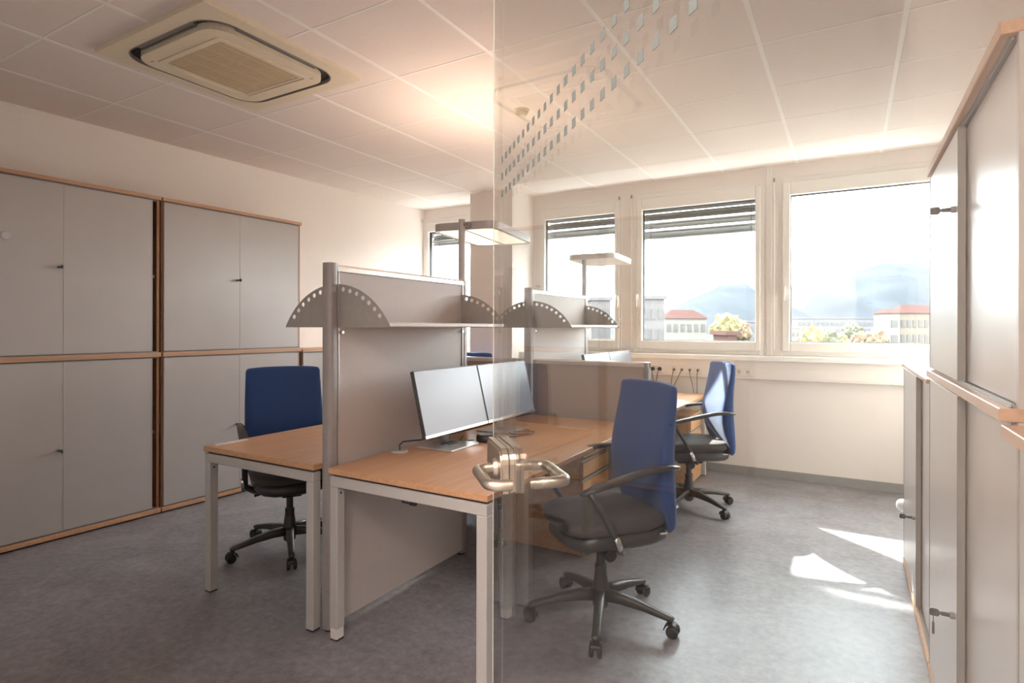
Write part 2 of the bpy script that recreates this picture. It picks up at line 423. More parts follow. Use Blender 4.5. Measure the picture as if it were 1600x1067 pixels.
house('office_block', 924, 954, 469, 95, bgm, 'pale grey block seen under the small lamp in the second window', 3, 3, 2.2)
house('villa', 1040, 1104, 497, 110, bw, 'white house with red hipped roof and rows of windows', 6, 3, 1.8, 1.7)
house('far_block', 1163, 1181, 503, 170, bbl, 'low bluish block right of the yellow tree', 2, 2, 2)
house('apartment_row', 1246, 1392, 497, 260, bbl, 'long pale blue apartment row behind the yellow trees', 20, 3, 2.4)
house('far_block', 1236, 1250, 512, 190, bw, 'small white block at the left edge of the rightmost window', 2, 1, 2)
house('apartment_block', 1389, 1406, 488, 118, bw, 'narrow white wing left of the cream red-roofed building', 1, 3, 2.2, .9)
house('apartment_block', 1406, 1470, 488, 120, bc, 'cream building with red roof beside the right cabinets', 7, 4, 2.2, 1.8)
house('shed', 1137, 1151, 523, 70, rf, 'small red shed in front of the yellow tree', 2, 1, 1.4)
def blob(mb, c, r, seed, sub=2, amp=.28):
    rnd = random.Random(seed); bm = bmesh.new(); bmesh.ops.create_icosphere(bm, subdivisions=sub, radius=r)
    ph = [rnd.random() * 6 for _ in range(6)]
    for v in bm.verts:
        n = v.co.normalized()
        k = 1 + amp * (math.sin(n.x * 5 + ph[0]) * math.sin(n.y * 6 + ph[1]) + .6 * math.sin(n.z * 9 + ph[2]) * math.sin(n.x * 11 + ph[3])) + rnd.uniform(-.07, .07)
        v.co = n * r * k
    mb.add([v.co + Vector(c) for v in bm.verts], [[l.index for l in f.verts] for f in bm.faces], False); bm.free()
ym = mat('leaves_yellow', (.110, .092, .040), .9, vscale=.8, var=.35); gm = mat('leaves_olive', (.075, .078, .052), .9, vscale=.8, var=.35); om = mat('leaves_orange', (.110, .074, .046), .9, vscale=.8, var=.35); trk = mat('bark', (.03, .026, .02), .9)
def tree(x, ytop, d, r, m, label, seed):
    p = px(x, d); zt = pz(ytop, d)
    t = thing('tree', label, 'tree', (p.x, p.y, GZ), 0, None)
    h = zt - GZ; rnd = random.Random(seed)
    part('trunk', MB().tube([(0, 0, 0), (.1, 0, h * .4), (0, .1, h * .75)], [.3, .22, .1], 8), trk, t)
    mb = MB()
    blob(mb, (0, 0, h - r * 1.05), r, seed, 3)
    for k in range(9):
        a = k * 2.4; blob(mb, (math.cos(a) * r * .75, math.sin(a) * r * .75, h - r * (1.0 + .5 * rnd.random())), r * .5, seed + k + 1)
    part('crown', mb, m, t)
tree(1133, 489, 92, 2.0, ym, 'tall yellow autumn tree right of the white house', 1)
tree(1152, 497, 101, 1.9, om, 'orange-tinged tree beside the tall yellow tree', 2)
tree(1268, 508, 100, 1.9, ym, 'bright yellow tree at the left of the rightmost window', 3)
tree(1286, 511, 104, 2.1, gm, 'olive yellow tree right of the bright yellow one', 4)
tree(1331, 503, 135, 1.9, gm, 'taller dull green tree in the middle of the rightmost window', 5)
tree(1345, 517, 118, 1.4, om, 'small orange tree at the foot of the green one', 6)
tree(1367, 513, 100, 1.7, om, 'round orange tree left of the white wing', 7)
tree(1312, 520, 110, 1.5, ym, 'low yellow bush between the yellow and green trees', 8)
def ridge(name, pts, d, depth, label):
    mb = MB(); n = len(pts); rows = 7; vs = []; rnd = random.Random(5)
    for k in range(rows):
        t = k / (rows - 1)
        for i, (x, y) in enumerate(pts):
            z = pz(y, d); dd = d - depth + depth * t
            q = px(x, d); q = q * (dd / d); zz = GZ + (z - GZ) * (math.sin(t * math.pi / 2) ** .8) + (rnd.uniform(-6, 6) if 0 < k < rows - 1 else 0)
            vs.append((q.x, q.y, zz))
    for i, (x, y) in enumerate(pts):
        q = px(x, d) * ((d + depth) / d); vs.append((q.x, q.y, GZ))
    fs = [(k * n + i, k * n + i + 1, (k + 1) * n + i + 1, (k + 1) * n + i) for k in range(rows) for i in range(n - 1)]
    mb.add(vs, fs, True); o = struct(name, mb, hill_m); return o
ridge('hill', [(880, 512), (930, 506), (980, 500), (1020, 492), (1050, 483), (1080, 468), (1105, 455), (1125, 447), (1145, 444), (1165, 447), (1185, 456), (1205, 466), (1230, 478), (1262, 495), (1300, 508)], 1500, 500, '')
ridge('mountain', [(1120, 505), (1180, 482), (1215, 462), (1240, 448), (1258, 439), (1280, 432), (1300, 428), (1330, 425), (1355, 420), (1380, 413), (1405, 411), (1430, 411), (1460, 414), (1520, 420), (1640, 440), (1800, 470), (2000, 512)], 2600, 800, '')
# autumn haze over the town
hz = bpy.data.materials.new('haze'); hz.use_nodes = True; hz.node_tree.nodes.clear()
vo = hz.node_tree.nodes.new('ShaderNodeOutputMaterial'); vs_ = hz.node_tree.nodes.new('ShaderNodeVolumePrincipled')
vs_.inputs['Color'].default_value = (.90, .95, 1, 1); vs_.inputs['Density'].default_value = .0000045; vs_.inputs['Anisotropy'].default_value = .35
hz.node_tree.links.new(vs_.outputs[0], vo.inputs['Volume'])
hzo = single('haze', B((-2600, 30, GZ + .1), (2600, 3300, 420)), hz, 'pale autumn haze lying over the town and hills', 'haze'); hzo['kind'] = 'stuff'

# ------------------------------------------------------------------ raised exterior blinds
def blind(x0, x1, zb, label):
    t = thing('venetian_blind', label, 'blind', ((x0 + x1) / 2, 5.86, 2.5), 0, 'raised outside blinds')
    part('head_box', B((x0, 5.84, 2.535), (x1, 5.93, 2.66), .004), M['slat'], t, True)
    n = max(2, int((2.52 - zb) / .072)); st = (2.51 - zb) / n
    for k in range(n):
        z = 2.50 - (k + .2) * st; mb = MB(); vs = []; q = 6; tilt = 1.0
        for i in range(q + 1):
            a = (i / q - .5); y = 5.875 + a * .07; zz = z + .010 * (1 - 4 * a * a) + a * .085 * tilt
            vs += [(x0, y, zz), (x1, y, zz)]
        for i in range(q + 1): vs += [(vs[2 * i][0], vs[2 * i][1], vs[2 * i][2] - .0012), (vs[2 * i + 1][0], vs[2 * i + 1][1], vs[2 * i + 1][2] - .0012)]
        m2 = 2 * (q + 1); fs = [(2 * i, 2 * i + 2, 2 * i + 3, 2 * i + 1) for i in range(q)] + [(m2 + 2 * i, m2 + 2 * i + 1, m2 + 2 * i + 3, m2 + 2 * i + 2) for i in range(q)]
        fs += [(0, 1, m2 + 1, m2), (2 * q, m2 + 2 * q, m2 + 2 * q + 1, 2 * q + 1)]
        mb.add(vs, fs, True)
        mb.box((x0, 5.83, z - .004), (x1, 5.836, z + .014))
        part('slat', mb, M['slat'], t, True)
    part('bottom_rail', B((x0, 5.842, zb - .004), (x1, 5.91, zb + .022), .004), M['slat'], t, True)
    for x in (x0 + .1, x1 - .1): part('lift_tape', B((x - .003, 5.838, zb), (x + .003, 5.84, 2.53)), M['cable'], t, True)
blind(-4.57, -3.58, 2.385, 'raised grey venetian blind outside the leftmost corner window')
blind(-2.95, -2.05, 2.350, 'raised grey venetian blind outside the window behind the small lamp')
blind(-1.86, -.70, 2.262, 'raised grey venetian blind outside the third window, hanging lowest')

# ================================================================== CABINETS
def keylock(parent, pos, d, hanging=False, world=True):
    """lock barrel with a key, sticking out along unit vector d"""
    p = Vector(pos); d = Vector(d)
    lk = part('lock', MB().cyl(p, p + d * .012, .010, 14), M['profile'], parent, world)
    mb = MB(); mb.cyl(p + d * .012, p + d * .034, .0065, 10, .006)
    side = Vector((-d.y, d.x, 0))
    a = p + d * .034
    mb.tube([a, a + d * .004], [.004, .004], 8)
    q = [a + d * .003 + Vector((0, 0, s1 * .011)) for s1 in (-1, 1)]
    vs = []
    for sd in (-1, 1):
        for ff, zz in ((.003, -.006), (.007, -.011), (.024, -.011), (.028, -.007), (.028, .007), (.024, .011), (.007, .011), (.003, .006)):
            vs.append(a + d * ff + Vector((0, 0, zz)) + side * .0022 * sd)
    mb.add(vs, [tuple(reversed(range(8))), tuple(range(8, 16))] + [(i, (i + 1) % 8, 8 + (i + 1) % 8, 8 + i) for i in range(8)])
    if hanging:
        e = a + d * .018
        mb.tube([e + Vector((0, 0, -.008)), e + Vector((0, 0, -.028)), e + Vector((0, 0, -.03)) + d * .002], .0012, 6)
        mb.box(tuple(e + Vector((-.002, -.003, -.066))), tuple(e + Vector((.002, .003, -.03))), .001)
    part('key', mb, M['char'], lk, world)

# local frame of a cabinet: x along the front (0..W), y outwards = +, z up ; the front plane is y=0, body behind (y<0)
def cabinet(name, label, loc, rz, W, z0, z1, depth, top, base, doors, lockx=None, lockz=None, hanging=False, group=None, gap=0, pm='profile'):
    """doors: list of (x0,x1,inset)"""
    t = thing(name, label, 'cabinet', (loc[0], loc[1], z0), rz, group)
    h = z1 - z0; bz = 0
    if base:
        part('plinth', B((.0, -depth + .02, 0), (W, -.045, .02)), M['dark'], t)
        part('base_board', B((0, -depth, .012), (W, .004, .042), .0015), M['beech'], t); bz = .042
    tz = h - top
    part('top_board', B((.0005, -depth, tz), (W - .0005, .010, h), .0018), M['beechx'], t)
    bd = MB()
    bd.box((.0, -depth, bz), (W, -depth + .01, tz))
    part('back_panel', bd, M['cab'], t)
    for x in (0, W - .019):
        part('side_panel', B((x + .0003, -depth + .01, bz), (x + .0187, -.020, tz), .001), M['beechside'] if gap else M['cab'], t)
    part('shelf', B((.019, -depth + .01, bz + (tz - bz) / 2 - .011), (W - .019, -.05, bz + (tz - bz) / 2 + .011), .001), M['cab'], t)
    for z in (bz, tz - .008):
        tr = MB()
        for yy in (-.044, -.030, -.014): tr.box((.019, yy - .0025, z), (W - .019, yy + .0015, z + .008))
        tr.box((.019, -.046, z + (.0 if z == bz else .006)), (W - .019, -.008, z + (.002 if z == bz else .008)))
        part('track', tr, M['profile'], t)
    for k, (a, b, ins) in enumerate(doors):
        d = part('sliding_door', B((a, -ins - .016, bz + .009), (b, -ins, tz - .009), .0012), M['cabdoor'], t)
        for u0, u1 in ((a - .0015, a + .006), (b - .006, b + .0015)):
            part('door_profile', B((u0, -ins - .018, bz + .009), (u1, -ins + .0015, tz - .009), .001), M[pm], d)
        if lockx is not None and k == 0:
            keylock(d, (lockx, -ins, lockz - z0), (0, 1, 0), hanging, False)
    return t
# left bank; local x runs towards the window.  x axis world dir = (s,c) so rz = 90deg - ; outward normal must be +X => mirror: use local y = outward
a_l = math.atan(.034)
# local +y -> world +X (outward), local +x -> world -Y ; so build with x measured from the window end
def left_cab(name, label, ya, yb, z0, z1, top, base, lockz, gapd=.07, locky=None, knob=False):
    W = (yb - ya)
    X = -4.330 + .034 * (yb - 1.43)
    # rotation: local x=( .034,-1) direction...
    rz = math.atan2(-1, -.034)
    mid = W / 2
    # local x = 0 at far end (yb), W at near end (ya); near door in front at lock side
    t = cabinet(name, label, (X, yb), rz, W, z0, z1, .40, top, base, [(mid - .01, W - .012, .0), (gapd, mid + .02, .006)], mid - .0 + .02, lockz, False, 'beech and grey sliding-door cabinets along the left wall', gap=1, pm='cab')
    return t
for ya, yb, who in ((1.14, 2.335, 'near'), (2.345, 3.54, 'far')):
    left_cab('storage_cabinet', 'grey sliding-door cabinet with beech edges, %s lower unit on the left wall' % ('nearest' if who == 'near' else 'second'), ya, yb, .0, 1.166, .032, True, .566, .055 if who == 'near' else .025)
    left_cab('storage_cabinet', 'grey sliding-door cabinet, upper unit standing on the %s lower unit of the left wall' % ('nearest' if who == 'near' else 'second'), ya, yb, 1.166, 2.288, .025, False, 1.726, .055 if who == 'near' else .025)
left_cab('storage_cabinet', 'low grey cabinet past the tall pair, behind the partly hidden blue chair', 3.55, 4.75, 0, 1.150, .025, True, .58)
# round handle at the left image edge
t = thing('coat_hook', 'small round grey hook on the upper left cabinet door at the picture edge', 'hook', (-4.325, 1.437, 1.885))
part('stem', MB().cyl((-4.329, 1.437, 1.885), (-4.29, 1.437, 1.885), .010, 12), M['chrome'], t, True)
part('disc', MB().tube([(-4.29, 1.437, 1.885), (-4.286, 1.437, 1.885), (-4.276, 1.437, 1.885), (-4.272, 1.437, 1.885)], [.022, .027, .027, .02], 20), M['lampb'], t, True)

# right bank: outward normal = -X, local x runs ... local y=+outward -> world -X ; local x -> world +Y  (rz=+90)
def right_cab(name, label, ya, yb, z0, z1, top, base, doors, lock, hanging=False, X=.27):
    return cabinet(name, label, (X, ya), R(90), yb - ya, z0, z1, .44, top, base, doors, lock[0], lock[1], hanging, 'grey sliding-door cabinets along the right wall')
# doors[0] carries lock
W = 2.775 - 1.50
right_cab('storage_cabinet', 'tall bank lower unit on the right with a hanging key in its door', 1.50, 2.775, 0, 1.188, .027, True,
          [(2.09 - 1.5, W - .012, .0), (.012, 2.16 - 1.5, .022)], (2.135 - 1.5, .5), True)
right_cab('storage_cabinet', 'upper unit with bright sliding doors on top of the right cabinets', 1.50, 2.775, 1.188, 1.966, .027, False,
          [(2.09 - 1.5, W - .012, .0), (.012, 2.16 - 1.5, .022)], (2.135 - 1.5, 1.70))
right_cab('storage_cabinet', 'low cabinet on the right nearest the window, with a key in its lock', 2.785, 4.0, 0, 1.150, .018, True,
          [(3.283 - 2.785, 4.0 - 2.785 - .004, .0), (.012, 3.36 - 2.785, .022)], (3.33 - 2.785, .452))
right_cab('storage_cabinet', 'low cabinet at the right picture edge, nearest the glass door', .33, 1.485, 0, 1.158, .025, True,
          [(.012, .60, .0), (.52, 1.485 - .33 - .030, .012)], (.08, .5))
t = thing('wall_fitting', 'small rounded white fitting beyond the low right cabinet, above the floor', 'fitting', (.30, 4.045, .32))
part('base', B((.285, 4.005, .30), (.31, 4.03, .34), .003), M['white'], t, True)
part('bulb', MB().tube([(.295, 4.02, .322), (.285, 4.03, .322), (.270, 4.045, .322), (.255, 4.06, .322), (.247, 4.068, .322)], [.020, .034, .038, .03, .012], 18), M['white'], t, True)
part('wire', MB().tube([(.300, 4.012, .30), (.296, 4.012, .18), (.300, 4.012, .02)], .004, 6), M['white'], t, True)

# ================================================================== SCREENS (room dividers on the desks)
XS = -2.003
def half_bracket(sgn, name='shelf_bracket'):
    cu = bpy.data.curves.new('tmp', 'CURVE'); cu.dimensions = '2D'; cu.fill_mode = 'BOTH'; cu.extrude = .0015
    def loop(pts):
        sp = cu.splines.new('POLY'); sp.points.add(len(pts) - 1); sp.use_cyclic_u = True
        for i, (x, y) in enumerate(pts): sp.points[i].co = (x, y, 0, 1)
    Rr = .380; c0 = -.185
    out = [(sgn * .026, 0)]
    a0 = math.asin(.026 / Rr); a1 = math.asin(.332 / Rr)
    n = 24
    arc = [(sgn * Rr * math.sin(a0 + (a1 - a0) * k / n), max(.0, c0 + Rr * math.cos(a0 + (a1 - a0) * k / n))) for k in range(n + 1)]
    pts = [(sgn * .026, 0)] + arc + [(sgn * .332, 0)]
    if arc[-1][1] < .001: pts = [(sgn * .026, 0)] + arc
    loop(pts)
    for k in range(7):
        a = R(8.5 + 6.75 * k); x, y = .358 * math.sin(a), c0 + .358 * math.cos(a)
        loop([(sgn * x + .0105 * math.cos(2 * math.pi * q / 14), y + .0105 * math.sin(2 * math.pi * q / 14)) for q in range(14)])
    ob = bpy.data.objects.new('tmp', cu); C.objects.link(ob)
    dg = bpy.context.evaluated_depsgraph_get(); me = bpy.data.meshes.new_from_object(ob.evaluated_get(dg))
    me.transform(Matrix.Rotation(R(90), 4, 'X')); me.name = name
    bpy.data.objects.remove(ob); me.materials.clear(); me.materials.append(M['bracket'])
    return me
HB = {1: half_bracket(1), -1: half_bracket(-1)}
def tall_screen(ya, yb, label):
    t = thing('desk_screen', label, 'partition', (XS, (ya + yb) / 2, 0))
    zt = 1.630
    part('panel', B((XS - .021, ya + .05, .028), (XS + .021, yb - .05, zt - .022), .002), M['panel'], t, True)
    # rounded top rail
    tr = MB(); prof = [(-.028, -.030), (-.028, -.010), (-.018, .0), (.018, .0), (.028, -.010), (.028, -.030), (.021, -.034), (-.021, -.034)]
    n = len(prof); vs = [(XS + x, y, zt + z) for y in (ya + .045, yb - .045) for x, z in prof]
    tr.add(vs, [tuple(range(n)), tuple(reversed(range(n, 2 * n)))] + [(i, (i + 1) % n, n + (i + 1) % n, n + i) for i in range(n)])
    part('top_rail', tr, M['rail'], t, True)
    for yc in (ya + .028, yb - .028):
        pol = rrect(XS, yc, .030, .028, .022)
        ps = part('post', MB().prism(pol, .012, zt + .006 if yc < (ya + yb) / 2 else zt - .004), M['post'], t, True)
        part('foot', MB().cyl((XS, yc, 0), (XS, yc, .014), .022, 16), M['black'], ps, True)
        gv = MB(); s_ = 1 if yc < (ya + yb) / 2 else -1
        for sx in (-1, 1):
            gv.box((XS + sx * .0255 - .002, yc + s_ * .026 - .002, .03), (XS + sx * .0255 + .002, yc + s_ * .026 + .004, zt - .02))
        part('groove_strip', gv, M['rail'], ps, True)
        for sx in (-1, 1):
            b = part('shelf_bracket', HB[sx], None, t); b.location = (0, (yc + s_ * .028) - (ya + yb) / 2, EYE)
            part('clamp_screw', MB().cyl((XS + sx * .024, yc + s_ * .04, EYE - .022), (XS + sx * .040, yc + s_ * .04, EYE - .022), .007, 10), M['chrome'], t, True)
    for sx in (-1, 1):
        x0, x1 = sorted((XS + sx * .024, XS + sx * .318))
        part('shelf', B((x0, ya + .060, EYE + .002), (x1, yb - .060, EYE + .022), .004), M['shelf'], t, True)
    return t
tall_screen(1.795, 2.865, 'tall grey desk partition nearest the camera with perforated shelf ends')
tall_screen(3.645, 4.715, 'tall grey desk partition farther back near the windows with perforated shelf ends')
def low_screen(x0, x1, label, zt=1.128, endpost=1):
    t = thing('low_screen', label, 'partition', ((x0 + x1) / 2, 3.648, 0))
    y = 3.6480
    part('panel', B((x0 + .02, y - .019, .30), (x1 - .02, y + .019, zt - .02), .002), M['panel2'], t, True)
    tr = MB(); prof = [(-.026, -.030), (-.026, -.010), (-.016, .0), (.016, .0), (.026, -.010), (.026, -.030)]
    n = len(prof); vs = [(x, y + a, zt + z) for x in (x0, x1) for a, z in prof]
    tr.add(vs, [tuple(range(n)), tuple(reversed(range(n, 2 * n)))] + [(i, (i + 1) % n, n + (i + 1) % n, n + i) for i in range(n)])
    part('top_rail', tr, M['rail'], t, True)
    for x in (x0 + .018, x1 - .018):
        part('post', MB().prism(rrect(x, y, .018, .027, .012), .0, zt - .006), M['post'], t, True)
low_screen(-1.945, -1.105, 'low taupe screen across the back of the nearer right desk')
low_screen(-2.87, -2.03, 'low screen on the left side, its rail seen behind the tall partition')

# ================================================================== DESKS
def desk(x0, x1, y0, y1, label, light_foot=False):
    t = thing('desk', label, 'desk', ((x0 + x1) / 2, (y0 + y1) / 2, 0))
    part('tabletop', B((x0 - .006, y0 - .004, .716), (x1 + .006, y1 + .004, .742), .0025), M['beech'], t, True)
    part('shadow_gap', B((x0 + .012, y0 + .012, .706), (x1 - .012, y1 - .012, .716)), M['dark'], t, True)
    fr = MB(); a = .045
    fr.box((x0, y0, .662), (x1, y0 + a, .706), .003); fr.box((x0, y1 - a, .662), (x1, y1, .706), .003)
    fr.box((x0 + .36, y0 + a, .664), (x0 + .40, y1 - a, .704), .003)
    part('frame_rails', fr, M['alu'], t, True)
    for x in (x0, x1 - a):
        for y in (y0, y1 - a):
            lit = light_foot and x == x0 and y == y0
            lg = part('leg', B((x, y, .006 if not lit else .05), (x + a, y + a, .662), .003), M['alu'], t, True)
            part('glide', B((x + .002, y + .002, 0), (x + a - .002, y + a - .002, .006)), M['black'], lg, True)
            if lit:
                mb = MB().box((x + .001, y + .001, .005), (x + a - .001, y + a - .001, .05), .004)
                for q in (.010, .022, .034): mb.box((x + q, y - .001, .007), (x + q + .004, y + .003, .05))
                part('foot_sleeve', mb, M['alulight'], lg, True, label='lighter ribbed foot sleeve')
            part('bolt_hole', MB().cyl((x + a - .001 if x == x0 else x + .001, y + .022, .635), (x + a + .0012 if x == x0 else x - .0012, y + .022, .635), .005, 10), M['black'], lg, True)
    return t
desk(-1.940, -1.135, 1.765, 3.565, 'beech-topped desk right of the near partition, holding two monitors', True)
desk(-2.845, -2.045, 1.765, 3.565, 'beech-topped desk on the left of the near partition')
desk(-1.940, -1.135, 3.735, 5.49, 'beech-topped desk in front of the windows beside the sockets')
desk(-2.845, -2.045, 3.735, 5.49, 'desk on the far left side, mostly hidden behind the partition')
# cable tray under near right desk
t = thing('cable_tray', 'grey cable tray hanging under the nearer right desk', 'tray', (-1.75, 2.7, .6))
part('tray', MB().box((-1.80, 1.95, .60), (-1.70, 3.4, .604)).box((-1.80, 1.95, .604), (-1.796, 3.4, .66)).box((-1.704, 1.95, .604), (-1.70, 3.4, .66)), M['profile'], t, True)
for y in (2.1, 3.25): part('hanger', B((-1.80, y, .66), (-1.70, y + .02, .706)), M['profile'], t, True)
t = thing('desk_clip', 'small black clip under the front rail of the nearer right desk', 'clip', (-1.51, 1.79, .66))
part('bar', MB().tube([(-1.545, 1.785, .660), (-1.54, 1.775, .653), (-1.48, 1.775, .653), (-1.475, 1.785, .660)], .004, 8), M['black'], t, True)
part('pad', B((-1.50, 1.768, .647), (-1.47, 1.784, .660), .002), M['black'], t, True)
t = thing('outlet_flap', 'white flap at the front left corner of the left desk', 'desk flap', (-2.80, 1.86, .742))
part('plate', B((-2.826, 1.795, .742), (-2.79, 1.98, .745), .001), M['white'], t, True)
part('lid', MB().box((-2.822, 1.81, .745), (-2.795, 1.85, .748), .001), M['alulight'], t, True)

def pedestal(x0, x1, y0, y1, h, label):
    t = thing('drawer_pedestal', label, 'pedestal', ((x0 + x1) / 2, (y0 + y1) / 2, 0))
    part('carcass', MB().box((x0, y0, .012), (x1 - .022, y0 + .016, h - .02), .001).box((x0, y1 - .016, .012), (x1 - .022, y1, h - .02), .001).box((x0, y0 + .016, .045), (x0 + .012, y1 - .016, h - .02)).box((x0 + .012, y0 + .016, .045), (x1 - .022, y1 - .016, .061)), M['beechd'], t, True)
    part('top', B((x0 - .002, y0 - .002, h - .02), (x1, y1 + .002, h), .002), M['beechd'], t, True)
    zs = [h - .022, h - .135, h - .262, .012]
    for k in range(3):
        z1, z0 = zs[k], zs[k + 1] + .004
        d = part('drawer', B((x1 - .0205, y0 + .001, z0), (x1 - .001, y1 - .001, z1 - .026), .001), M['beechd'], t, True)
        part('grip_strip', MB().box((x1 - .024, y0 + .001, z1 - .025), (x1 - .006, y1 - .001, z1 - .002), .001).box((x1 - .008, y0 + .001, z1 - .006), (x1 + .003, y1 - .001, z1 - .001)), M['rail'], d, True)
    part('lock', MB().cyl((x1 - .006, y1 - .06, h - .035), (x1 + .002, y1 - .06, h - .035), .008, 12), M['chrome'], t, True)
    for x in (x0 + .05, x1 - .06):
        for y in (y0 + .05, y1 - .05):
            part('castor', MB().cyl((x, y - .01, .022), (x, y + .01, .022), .022, 14).cyl((x, y, .02), (x, y, .047), .008, 8), M['black'], t, True)
pedestal(-1.90, -1.345, 3.14, 3.555, .60, 'beech drawer pedestal under the nearer right desk')
pedestal(-1.72, -1.165, 5.03, 5.42, .60, 'beech drawer pedestal under the desk by the windows')

# ================================================================== LUMINAIRES clamped to the far screen posts
def lamp(yp, cx, cy, rot, hx, hy, lit, label):
    t = thing('desk_luminaire', label, 'lamp', (XS - .002, yp, 1.62))
    z = 1.942
    body = M['lampb'] if lit else M['lampw']
    part('pole', MB().cyl((XS - .002, yp, 1.62), (XS - .002, yp, 1.995), .021, 20), M['lampb'], t, True)
    rt = Matrix.Translation((cx, cy, 0)) @ Matrix.Rotation(rot, 4, 'Z')
    out = rrect(0, 0, hx, hy, .075, 6); inn = rrect(0, 0, hx - .022, hy - .022, .055, 6)
    hd = MB().ring(inn, out, z, z + .046); hd.prism(inn, z + .014, z + .018); hd.xform(rt)
    part('head_frame', hd, body, t, True)
    dm = rrect(0, 0, hx - .024, hy - .024, .054, 6)
    d = MB().prism(dm, z + .004, z + .013).xform(rt)
    part('diffuser', d, M['lampdown'] if lit else M['lampoff'], t, True)
    part('rib', MB().box((-.006, -hy + .024, z + .001), (.006, hy - .024, z + .006)).xform(rt), M['lampb'] if lit else M['lampw'], t, True)
    u = rrect(0, 0, hx - .06, hy - .06, .02, 4)
    part('uplight', MB().prism(u, z + .020, z + .030).xform(rt), M['lampup'] if lit else M['lampoff'], t, True)
    # hinge block between pole and head
    part('joint', MB().cyl((XS + .014, yp, z + .022), (XS + .038, yp + .004, z + .022), .015, 14).box((XS + .018, yp - .012, z + .008), (XS + .05, yp + .03, z + .036), .004), M['post'], t, True)
    part('plug', MB().tube([(XS - .02, yp - .03, 1.632), (XS - .03, yp - .035, 1.655), (XS - .028, yp - .02, 1.685), (XS - .018, yp - .008, 1.69)], .003, 6), M['chrome'], t, True)
lamp(2.842, -2.085, 3.225, R(10), .215, .355, True, 'lit grey luminaire on the near partition post, glowing warm')
lamp(4.692, -1.95, 4.94, R(4), .215, .30, False, 'unlit white luminaire on the far partition post before the window')

# ================================================================== AIR CONDITIONER
acx, acy, ah = -2.93, 1.985, .472
t = thing('air_conditioner', 'cream square ceiling air-conditioning cassette with a slotted grille', 'air conditioner', (acx, acy, H))
outer = []; n = 7
def sq(h, k, tot):  # square point matching the angle slots of rrect
    return None
rr_ = rrect(acx, acy, .400, .400, .14, 6); ln = len(rr_)
def to_square(p, h):
    dx, dy = p[0] - acx, p[1] - acy; m_ = max(abs(dx), abs(dy)); return (acx + dx / m_ * h, acy + dy / m_ * h)
osq = [to_square(p, ah) for p in rr_]
for q, k in enumerate((3, 10, 17, 24)): osq[k] = (acx + (ah if q in (0, 3) else -ah), acy + (ah if q in (0, 1) else -ah))
pn = MB().ring(rr_, osq, H - .028, H - .0); part('panel', pn, M['cream'], t, True)
slot_in = rrect(acx, acy, .352, .352, .11, 6)
part('slot', MB().ring(slot_in, rr_, H - .010, H - .002), M['dark'], t, True)
part('slot_lip', MB().ring(rrect(acx, acy, .394, .394, .135, 6), rr_, H - .030, H - .004), M['profile'], t, True)
for k in range(4):
    a = R(90 * k); m_ = Matrix.Translation((acx, acy, 0)) @ Matrix.Rotation(a, 4, 'Z')
    v = MB().box((-.24, .357, H - .024), (.24, .3615, H - .006)).box((-.24, .366, H - .020), (.24, .386, H - .016)); v.xform(m_)
    part('louvre', v, M['profile'], t, True)
part('centre_frame', MB().ring(rrect(acx, acy, .235, .235, .01, 6), slot_in, H - .044, H - .006), M['cream'], t, True)
part('inner_rim', MB().ring(rrect(acx, acy, .262, .262, .02, 6), rrect(acx, acy, .270, .270, .02, 6), H - .048, H - .042), M['cream'], t, True)
gr = MB(); gr.box((acx - .235, acy - .235, H - .016), (acx + .235, acy + .235, H - .010))
for k in range(36):
    y = acy - .232 + k * .0132; gr.box((acx - .235, y, H - .044), (acx + .235, y + .0105, H - .017))
for k in range(5):
    x = acx - .2 + k * .1; gr.box((x - .003, acy - .235, H - .045), (x + .003, acy + .235, H - .018))
part('grille', gr, M['creamd'], t, True, kind='stuff')
for sx, sy in ((-1, -1), (1, 1)):
    part('catch', B((acx + sx * .285 - .012, acy + sy * .285 - .004, H - .046), (acx + sx * .285 + .012, acy + sy * .285 + .004, H - .043)), M['creamd'], t, True)
t = thing('smoke_detector', 'small cream round smoke detector on the ceiling seen through the glass', 'detector', (-1.90, 3.38, H))
part('base', MB().cyl((-1.90, 3.38, H - .012), (-1.90, 3.38, H), .052, 24), M['cream'], t, True)
part('head', MB().tube([(-1.90, 3.38, H - .012), (-1.90, 3.38, H - .028), (-1.90, 3.38, H - .046)], [.04, .042, .026], 24), M['cream'], t, True)

# ================================================================== MONITORS
def monitor(y0, w, label):
    yc = y0 + w / 2
    t = thing('monitor', label, 'monitor', (-1.75, yc, .742))
    T = Matrix.Translation((-1.705, yc, .826)) @ Matrix.Rotation(R(-14), 4, 'Y')   # local: x out of screen, y width, z up ; tilt back
    h = .325
    part('housing', MB().box((-.022, -w / 2, 0), (-.001, w / 2, h), .003).box((-.045, -w * .3, h * .2), (-.020, w * .3, h * .75), .01).xform(T), M['monback'], t, True)
    part('screen', MB().box((-.002, -w / 2 + .004, .016), (.0005, w / 2 - .004, h - .004)).xform(T), M['screen'], t, True)
    part('chin', MB().box((-.002, -w / 2, .0), (.002, w / 2, .0155), .001).xform(T), M['silver'], t, True)
    lg = MB(); lg.cyl((.0015, 0, .0078), (.003, 0, .0078), .0045, 12); part('emblem', lg.xform(T), M['rail'], t, True)
    bz = MB().box((-.002, -w / 2, .0155), (.0012, -w / 2 + .004, h)).box((-.002, w / 2 - .004, .0155), (.0012, w / 2, h)).box((-.002, -w / 2, h - .004), (.0012, w / 2, h)); part('bezel', bz.xform(T), M['black'], t, True)
    part('neck', MB().sweep([(-1.80, yc, .75), (-1.80, yc, .86), (-1.785, yc, .95)], .028, .010), M['silver'], t, True)
    part('stand_base', B((-1.885, yc - .125, .742), (-1.665, yc + .125, .751), .003), M['silver'], t, True)
